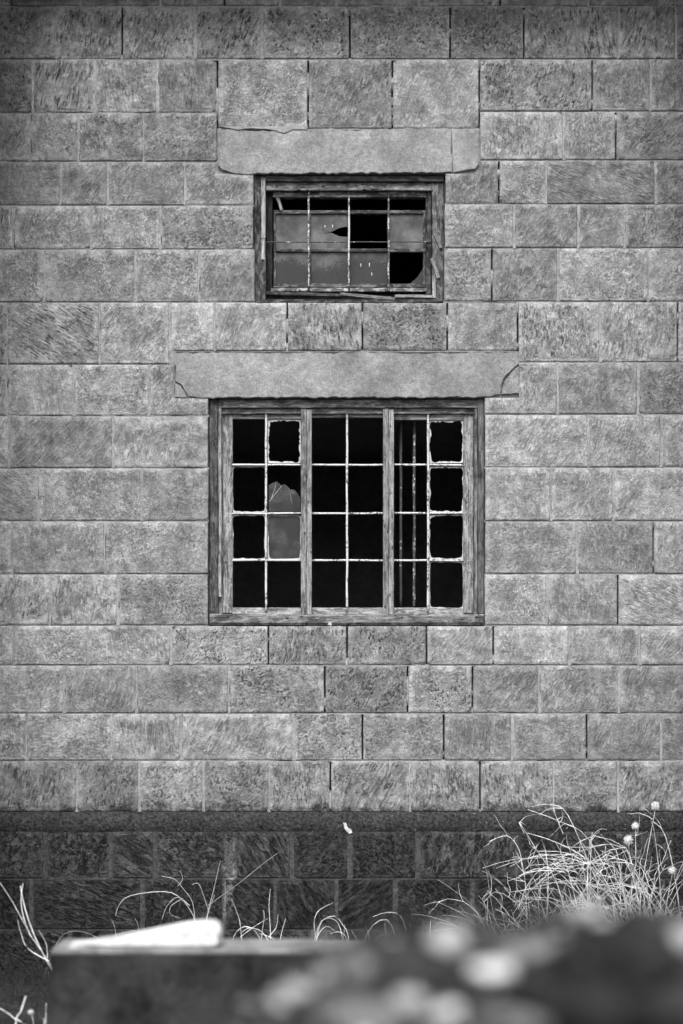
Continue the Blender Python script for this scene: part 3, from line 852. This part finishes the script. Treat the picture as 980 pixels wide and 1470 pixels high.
def rock(name, px, py, d, wpx, hpx, mat, label, seed):
    bm = bmesh.new(); bmesh.ops.create_icosphere(bm, subdivisions=3 if wpx > 55 else 2, radius=1)
    for v in bm.verts:
        n = v.co.normalized()
        q = 1 + 0.30 * noise.noise(n * 1.4 + Vector((seed, 0, 0))) + 0.12 * noise.noise(n * 3.3 + Vector((0, seed, 0)))
        v.co = n * q
        for ax in range(3): v.co[ax] = max(-0.82, min(0.82, v.co[ax]))      # flat broken faces
    s_ = d / FPX
    for v in bm.verts: v.co = Vector((v.co.x * wpx * s_ * 0.55, v.co.y * wpx * s_ * 0.5, v.co.z * hpx * s_ * 0.55))
    me = bpy.data.meshes.new(name); bm.to_mesh(me); bm.free(); me.materials.append(mat)
    me.polygons.foreach_set('use_smooth', [True] * len(me.polygons))
    o = bpy.data.objects.new(name, me); COL.objects.link(o); o.location = P(px, py, d)
    o.rotation_euler = (0, math.radians(R.uniform(-14, 14)), R.uniform(0, 0.6))
    return tag(o, label, 'stone', 'rubble stones on the earth mound')
RK = [
 (704, 1394, 2.8, 62, 26, M_PALE, 'brightest pale stone in the middle of the blurred mound'),
 (640, 1352, 3.05, 60, 40, M_MIDP, 'light grey stone at the crest of the blurred mound'),
 (642, 1452, 2.7, 40, 22, M_PALE, 'pale stone low at the bottom edge of the blurred mound'),
 (428, 1424, 3.0, 44, 24, M_MIDP, 'small pale stone at the left foot of the blurred mound'),
 (470, 1402, 3.05, 40, 24, M_MIDP, 'small pale stone second from the left foot of the mound'),
 (984, 1348, 3.0, 46, 40, M_MIDP, 'pale stone at the right edge of the picture on the mound'),
 (548, 1400, 3.0, 150, 60, M_MID, 'wide grey stone on the left slope of the mound'),
 (520, 1462, 2.8, 140, 60, M_MID, 'grey stone at the bottom of the left slope'),
 (810, 1450, 2.7, 190, 90, M_DARK, 'dark stone low on the right of the mound'),
 (900, 1376, 2.9, 170, 104, M_DARK, 'largest dark stone at the right of the mound crest'),
 (760, 1366, 3.05, 120, 40, M_MID, 'grey stone on the crest left of the dark stone'),
 (735, 1466, 2.65, 100, 40, M_MID, 'grey stone at the bottom between dark and pale stones'),
 (590, 1368, 3.1, 90, 34, M_MID, 'flat grey stone on the crest at the left'),
 (940, 1462, 2.7, 120, 60, M_DARK, 'dark stone in the bottom right corner'),
]
CH = random.Random(33)
def chunks():
    for k in range(46):
        u = CH.uniform(360, 1000); d = CH.uniform(2.5, 3.25); x = X(u, d); y = d - CAMD; z = mound_h(x, y)
        m = CH.choice((M_PALE, M_MIDP, M_MIDP, M_MID, M_DARK, M_DARK)) if u < 780 else CH.choice((M_DARK, M_DARK, M_MID, M_MIDP))
        w = CH.uniform(16, 52); py = HOR + (CAMZ - z - 0.006) / d * FPX
        o = rock('rubble_chunk', u, py, d, w, w * CH.uniform(0.4, 0.75), m, {M_PALE.name: 'tiny pale', M_MIDP.name: 'tiny light grey', M_MID.name: 'tiny mid grey', M_DARK.name: 'tiny dark'}[m.name] + ' rubble chunk lying loose on the blurred foreground mound', 100 + k * 2.3)
        o['group'] = 'small rubble chunks on the mound'
chunks()
for k, r_ in enumerate(RK): rock('rubble_stone', *r_, seed=k * 3.7 + 1)

def mound_litter():
    g = random.Random(9)
    for name, label, mat, n in (('mound_litter', 'dry leaves and straw scattered over the blurred mound', M_STRAWDIM, 260), ('mound_moss', 'dark moss tufts over the blurred mound', M_WEED, 700)):
        verts, faces = [], []
        for k in range(n):
            d = g.uniform(2.3, 3.5); u = g.uniform(330, 1050)
            if name == 'mound_litter' and u > 830 and g.random() < 0.8: continue
            x = X(u, d); y = d - CAMD; z = mound_h(x, y) + g.uniform(0, 0.02)
            L = g.uniform(0.008, 0.035); w = g.uniform(0.002, 0.009); a = g.uniform(0, 6.28); up = g.gauss(0.2, 0.5)
            t = Vector((math.cos(a), math.sin(a), up)).normalized(); s_ = t.cross(Vector((g.gauss(0, .4), g.gauss(0, .4), 1))).normalized() * w
            c = Vector((x, y, z)); m = c + t * L * 0.5 + Vector((0, 0, L * 0.2)); b = len(verts)
            verts += [c, m + s_, c + t * L, m - s_, m + Vector((0, 0, -w * 0.6))]; faces += [(b, b + 1, b + 2), (b, b + 2, b + 3), (b, b + 4, b + 1), (b + 4, b + 2, b + 1), (b, b + 3, b + 4), (b + 4, b + 3, b + 2)]
        tag(mesh_obj(name, verts, faces, mat), label, 'litter' if name == 'mound_litter' else 'moss', kind='stuff')
mound_litter()

# ------------------------------------------------------------------ dry weeds
def tubes(name, lines, mat, parent=None, origin=Vector((0, 0, 0)), sides=3):
    verts, faces = [], []
    for pts, r0, r1 in lines:
        n = len(pts)
        if n < 2: continue
        b0 = len(verts)
        for k, p in enumerate(pts):
            t = (pts[min(k + 1, n - 1)] - pts[max(k - 1, 0)]).normalized()
            a = t.orthogonal().normalized(); b = t.cross(a); r = r0 + (r1 - r0) * k / (n - 1)
            for q in range(sides):
                an = 2 * math.pi * q / sides
                verts.append(p + a * r * math.cos(an) + b * r * math.sin(an) - origin)
        for k in range(n - 1):
            for q in range(sides):
                s_ = (q + 1) % sides
                faces.append((b0 + k * sides + q, b0 + k * sides + s_, b0 + (k + 1) * sides + s_, b0 + (k + 1) * sides + q))
    return mesh_obj(name, verts, faces, mat, parent, smooth=True)

def smooth_line(pts, n=14):
    out = []
    for i in range(len(pts) - 1):
        p0 = pts[max(i - 1, 0)]; p1 = pts[i]; p2 = pts[i + 1]; p3 = pts[min(i + 2, len(pts) - 1)]
        m = max(2, n // (len(pts) - 1))
        for k in range(m):
            t = k / m
            out.append(0.5 * ((2 * p1) + (p2 - p0) * t + (2 * p0 - 5 * p1 + 4 * p2 - p3) * t * t + (3 * p1 - p0 - 3 * p2 + p3) * t ** 3))
    out.append(pts[-1]); return out

def px_line(pts, d, r0=0.004, r1=0.0016, dz=0.0):
    q = [P(a, b, d + dz * i) for i, (a, b) in enumerate(pts)]
    return (smooth_line(q), r0, r1)

def wander(base, ang, length, curl, rng, r0, r1, lean_y=0.0, n=12, kink=0.25):
    """a dry stem: starts at base, heads along ang (from vertical, to the right), bends over by curl"""
    p = Vector(base); pts = [p.copy()]; a = ang; st = length / n; ly = lean_y
    for k in range(n):
        a += curl / n + rng.gauss(0, kink) * 0.35; ly += rng.gauss(0, 0.08)
        p = p + Vector((math.sin(a), math.sin(ly), math.cos(a) * max(0.2, math.cos(ly)))).normalized() * st
        if p.z < 0.01: p.z = 0.01
        p.y = min(p.y, -0.06)
        pts.append(p.copy())
    return (pts, r0, r1)

def branchy(lines, rng, prob=0.8, r=0.0018):
    out = list(lines)
    for pts, r0, r1 in lines:
        n = len(pts)
        for _ in range(3):
            if rng.random() > prob: continue
            k = rng.randrange(n // 3, n - 1); t = (pts[k + 1] - pts[k]).normalized(); a = math.atan2(t.x, max(0.05, t.z)) + rng.choice((-1, 1)) * rng.uniform(0.35, 1.1)
            out.append(wander(pts[k], a, rng.uniform(0.04, 0.17), rng.gauss(0, 0.9), rng, r, 0.0009, n=7, kink=0.5))
    return out

def plant(name, label, lines, origin, mat=M_STRAW, group='dry weeds along the foot of the wall', cat='dry weed', heads=()):
    e = empty(name, origin); tag(e, label, cat, group)
    tubes('stems', lines, mat, e, Vector(origin))
    for (px, py, d, r) in heads:
        bm = bmesh.new(); c = P(px, py, d); g = random.Random(int(px * 7 + py))
        bmesh.ops.create_icosphere(bm, subdivisions=2, radius=r * 0.55)
        for v in bm.verts: v.co *= 1 + 0.25 * noise.noise(v.co * 90)
        for _ in range(240):                                              # tuft of bristles
            u = Vector((g.gauss(0, 1), g.gauss(0, 1), g.gauss(0.3, 1))).normalized(); L = r * g.uniform(0.65, 1.0)
            s_ = u.orthogonal().normalized() * r * 0.09; t = u.cross(s_).normalized() * r * 0.09
            q = [bm.verts.new(s_), bm.verts.new(t - s_ * 0.5), bm.verts.new(-t - s_ * 0.5), bm.verts.new(u * L)]
            for tri in ((0, 1, 3), (1, 2, 3), (2, 0, 3)): bm.faces.new([q[i] for i in tri])
        me = bpy.data.meshes.new('flower_head'); bm.to_mesh(me); bm.free(); me.materials.append(M_HEAD)
        o = bpy.data.objects.new('flower_head', me); COL.objects.link(o); o.parent = e; o.location = c - Vector(origin)
    return e

G = random.Random(21)
dA = 11.45
# tall thistles with four downy heads
L = [px_line([(915, 1395), (918, 1300), (928, 1230), (940, 1165)], dA), px_line([(905, 1395), (905, 1300), (912, 1240), (912, 1192)], dA + .05),
     px_line([(930, 1395), (915, 1290), (905, 1240), (902, 1208)], dA - .05), px_line([(960, 1395), (955, 1320), (960, 1280), (965, 1255)], dA),
     px_line([(985, 1395), (972, 1280), (955, 1200), (938, 1180), (932, 1172)], dA + .03), px_line([(940, 1395), (948, 1290), (940, 1200), (934, 1178)], dA + .08)]
for k in range(62):
    b = P(G.uniform(880, 995), 1385, dA + G.uniform(-.25, .3)); b.z = 0
    L.append(wander(b, G.gauss(-0.12, 0.30), G.uniform(0.35, 0.80), G.gauss(-0.3, 0.8), G, G.uniform(.0024, .0042), .0013, n=16, kink=0.42))
L = branchy(L, G, 0.4)
plant('thistle_plant', 'tall bleached dry thistles with downy heads at the right edge', L, (X(935, dA), dA - CAMD, 0), heads=((941, 1157, dA, 0.033), (912, 1186, dA + .05, 0.030), (902, 1206, dA - .05, 0.036), (965, 1250, dA, 0.032)), cat='thistle')
# arching fan left of the thistles
L = []
for k in range(50):
    b = P(G.uniform(880, 965), 1385, dA + G.uniform(-.25, .25)); b.z = 0
    L.append(wander(b, G.uniform(-0.85, 0.2), G.uniform(0.3, 0.85), G.uniform(-1.6, 0.5), G, G.uniform(.0024, .0040), .0013, n=18, kink=0.45))
L += [px_line([(900, 1395), (880, 1290), (850, 1240), (800, 1210), (757, 1196)], dA), px_line([(850, 1250), (815, 1170), (790, 1155), (762, 1158)], dA, .003),
      px_line([(895, 1300), (845, 1205), (800, 1178), (757, 1162)], dA, .003), px_line([(870, 1395), (862, 1300), (850, 1250), (815, 1225), (770, 1222)], dA)]
for k in range(34):
    bx = G.uniform(870, 990); ax = bx - G.uniform(25, 120); ay = G.uniform(1212, 1300); ex = ax - G.uniform(30, 115); ey = ay + G.uniform(-5, 75)
    jx = lambda v=12: G.uniform(-v, v)
    L.append(px_line([(bx, 1392), ((bx * .65 + ax * .35) + jx(), ay + (1392 - ay) * .5 + jx()), ((bx * .25 + ax * .75) + jx(), ay + (1392 - ay) * .14 + jx(8)), (ax, ay), ((ax + ex) / 2 + jx(), (ay + ey) / 2 - 8 + jx()), (ex, ey)], dA + G.uniform(-.25, .2), G.uniform(.0020, .0036), .0011))
L = branchy(L, G, 0.5)
plant('dry_grass_clump', 'dense fan of bleached stems arching left from beside the thistles', L, (X(900, dA), dA - CAMD, 0), cat='dry grass')
# kinked twigs
L = [px_line([(835, 1395), (800, 1270), (770, 1220), (745, 1180), (752, 1196)], dA), px_line([(790, 1395), (785, 1330), (787, 1250), (777, 1205), (764, 1232), (757, 1246)], dA),
     px_line([(850, 1395), (828, 1300), (812, 1240), (798, 1210)], dA, .0046), px_line([(750, 1250), (745, 1220), (728, 1200), (702, 1208)], dA, .003),
     px_line([(754, 1395), (756, 1330), (752, 1250), (740, 1222)], dA, .003), px_line([(860, 1330), (820, 1260), (790, 1250), (760, 1252), (745, 1258)], dA, .0042),
     px_line([(848, 1395), (846, 1310), (842, 1270), (848, 1200)], dA, .003), px_line([(846, 1320), (848, 1225), (850, 1195)], dA + .1, .003),
     px_line([(795, 1165), (802, 1182), (808, 1197)], dA + .3, .003)]
for k in range(84):
    b = P(G.uniform(720, 900), 1385, dA + G.uniform(-.2, .3)); b.z = 0
    L.append(wander(b, G.gauss(-0.1, 0.7), G.uniform(0.28, 0.74), G.gauss(-0.4, 1.3), G, G.uniform(.0020, .0036), .0012, n=16, kink=0.6))
L = branchy(L, G, 0.8, .0022)
plant('dry_twig_bush', 'kinked bare twigs tangled left of the arching dry stems', L, (X(810, dA), dA - CAMD, 0), cat='twigs')
# greyer hay fanned out
L = []
for k in range(64):
    b = P(G.uniform(700, 860), 1385, dA + G.uniform(.1, .35)); b.z = 0
    L.append(wander(b, G.uniform(-1.2, 0.2), G.uniform(0.3, 0.75), G.uniform(-1.2, -0.1), G, .0028, .0011, n=12))
plant('dry_grass_clump', 'thin grey hay bent over against the plinth below the twigs', L, (X(800, dA), dA - CAMD + .2, 0), M_STRAWDIM, cat='dry grass')
# short stubble in front of the big clump
L = []
for k in range(110):
    b = P(G.uniform(670, 990), 1385, dA + G.uniform(-.4, .2)); b.z = 0
    L.append(wander(b, G.gauss(0, 0.6), G.uniform(0.14, 0.36), G.gauss(0, 1.0), G, G.uniform(.0022, .0036), .001, n=8))
plant('dry_grass_clump', 'low pale stubble along the ground below the thistles and twigs', L, (X(830, dA), dA - CAMD - .1, 0), cat='dry grass')
# clumps along the middle
dB = 11.3
L = [px_line([(385, 1395), (372, 1345), (352, 1330), (335, 1345), (332, 1380)], dB), px_line([(350, 1395), (345, 1330), (340, 1310), (332, 1290)], dB, .0034),
     px_line([(388, 1395), (388, 1340), (386, 1300), (388, 1276)], dB, .0034), px_line([(400, 1395), (382, 1345), (360, 1332), (345, 1340)], dB, .0046),
     px_line([(375, 1395), (384, 1350), (396, 1332), (399, 1313)], dB, .0038), px_line([(372, 1395), (376, 1340), (379, 1318), (378, 1306)], dB, .003),
     px_line([(400, 1390), (402, 1350), (410, 1318)], dB, .0028), px_line([(345, 1345), (365, 1330), (385, 1318)], dB, .0034), px_line([(410, 1370), (392, 1348), (372, 1340)], dB, .004)]
plant('dry_twig_bush', 'small bundle of thick white twigs right of the white slab', L, (X(370, dB), dB - CAMD, 0), cat='twigs')
L = [px_line([(450, 1380), (458, 1330), (470, 1318), (485, 1325), (492, 1350)], dB), px_line([(470, 1390), (452, 1340), (455, 1310), (478, 1296)], dB, .003),
     px_line([(440, 1390), (455, 1345), (468, 1330), (480, 1336)], dB, .003), px_line([(500, 1395), (500, 1345), (492, 1328), (480, 1315), (462, 1322), (452, 1345), (447, 1380)], dB, .0034),
     px_line([(505, 1395), (498, 1350), (488, 1338), (474, 1340)], dB, .003)]
plant('dry_grass_clump', 'few looping dry stems below the lower window, left of the looped pair', L, (X(475, dB), dB - CAMD, 0), cat='dry grass')
L = [px_line([(565, 1395), (567, 1345), (555, 1320), (535, 1328), (522, 1352), (515, 1385)], dB), px_line([(605, 1380), (588, 1350), (575, 1315), (555, 1310), (535, 1316)], dB, .0034),
     px_line([(550, 1390), (553, 1345), (552, 1325)], dB, .003), px_line([(530, 1390), (530, 1355), (528, 1335)], dB, .003), px_line([(618, 1395), (617, 1345), (618, 1322)], dB, .0036),
     px_line([(520, 1390), (538, 1350), (552, 1340)], dB, .003)]
for k in range(34):
    b = P(G.uniform(430, 700), 1385, dB + G.uniform(-.1, .2)); b.z = 0
    L.append(wander(b, G.gauss(0, 0.5), G.uniform(0.16, 0.33), G.gauss(0, 1.4), G, .0028, .001, n=9))
plant('dry_grass_clump', 'looped pair of dry stems standing right of the looping stems, below the lower window', L, (X(560, dB), dB - CAMD, 0), cat='dry grass')
L = []
for k in range(60):
    b = P(G.uniform(420, 720), 1385, dB + G.uniform(-.1, .45)); b.z = 0
    L.append(wander(b, G.gauss(0, 0.6), G.uniform(0.1, 0.30), G.gauss(0, 1.2), G, .0022, .0009, n=8))
plant('dry_grass_clump', 'thin greyish stubble behind the concrete block wall, below the lower window', L, (X(560, dB), dB - CAMD + .1, 0), M_STRAWDIM, cat='dry grass')
dC = 11.5
L = [px_line([(285, 1395), (281, 1330), (272, 1305), (255, 1286), (235, 1280), (200, 1283), (178, 1290), (168, 1305), (166, 1314)], dC, .0036, .002),
     px_line([(280, 1325), (276, 1295), (262, 1275), (250, 1262), (232, 1258)], dC, .0026), px_line([(296, 1395), (297, 1320), (306, 1280), (316, 1236)], dC, .0042),
     px_line([(290, 1395), (294, 1330), (302, 1300), (308, 1285)], dC, .0034), px_line([(272, 1300), (255, 1288), (240, 1300), (232, 1320)], dC, .0024),
     px_line([(300, 1310), (290, 1280), (284, 1268), (276, 1270)], dC, .0022), px_line([(262, 1290), (246, 1300), (244, 1312), (258, 1318)], dC, .0022),
     px_line([(298, 1300), (340, 1270), (380, 1238), (398, 1225)], dC + .2, .0020), px_line([(255, 1272), (262, 1262), (258, 1250)], dC, .0022)]
plant('dry_weed_stalk', 'branching grey dry weed rising behind the white slab', L, (X(285, dC), dC - CAMD, 0), plain('faded_dry_stalk', 0.30, 0.5, 30, 0.1, 0.002, 0.7), cat='dry weed')
L = [px_line([(168, 1395), (166, 1340), (160, 1320)], dC, .003), px_line([(199, 1395), (199, 1335), (193, 1318)], dC, .003), px_line([(150, 1390), (155, 1350), (190, 1336), (205, 1345)], dC, .002),
     px_line([(70, 1380), (90, 1342), (120, 1338), (150, 1352)], dC, .0018)]
plant('dry_weed_stalk', 'two short dry stubs behind the left of the white slab', L, (X(180, dC), dC - CAMD, 0), M_STRAWDIM, cat='dry weed')
dD = 10.4
L = [px_line([(92, 1440), (72, 1385), (45, 1345), (18, 1295), (0, 1268), (-8, 1255)], dD, .0044), px_line([(75, 1395), (50, 1345), (36, 1305), (29, 1272)], dD, .0054, .004),
     px_line([(44, 1345), (34, 1318), (30, 1292), (33, 1268)], dD, .0046, .003), px_line([(70, 1380), (40, 1362), (30, 1340), (25, 1320)], dD, .004), px_line([(68, 1375), (66, 1355), (55, 1335)], dD, .003),
     px_line([(92, 1440), (92, 1500), (90, 1570)], dD, .005)]
plant('dry_weed_stalk', 'thick pale dry stalks leaning left of the concrete block wall', L, (X(90, dD), dD - CAMD, 0), cat='dry weed')
dE = 9.6
L = [px_line([(25, 1640), (22, 1480), (30, 1452), (37, 1430)], dE, .0058, .005), px_line([(70, 1640), (66, 1480), (66, 1440)], dE, .003, .002), px_line([(10, 1640), (40, 1490), (20, 1462), (0, 1448), (-20, 1440)], dE, .005),
     px_line([(60, 1640), (60, 1500), (64, 1468), (62, 1462)], dE, .006, .005), px_line([(30, 1640), (40, 1520), (48, 1475), (44, 1452)], dE, .004)]
plant('thistle_plant', 'cut pale stems with a downy head in the bottom left corner', L, (X(35, dE), dE - CAMD, 0), heads=((44, 1453, dE, 0.018),), cat='thistle')

# ------------------------------------------------------------------ ground cover
def ground_weeds():
    g = random.Random(5); lines = []
    for k in range(5200):
        x = g.uniform(-2.7, 2.7); y = -abs(g.gauss(0, 1.5)) - 0.08
        if y < -5: continue
        b = Vector((x, y, -0.02)); a = g.gauss(0, 0.6); h = g.uniform(0.05, 0.20); ly = g.gauss(0, 0.5); c = g.gauss(0, 0.9); pts = [b.copy()]
        for q in range(4):
            a += c / 4; b = b + Vector((math.sin(a), math.sin(ly) * .6, math.cos(a))) * h / 4; b.y = min(b.y, -0.05); pts.append(b.copy())
        lines.append((pts, g.uniform(.0016, .0034), .0006))
    o = tubes('ground_weeds', lines, M_WEED); tag(o, 'dark low weeds covering the ground in front of the wall', 'weeds', kind='stuff')
ground_weeds()
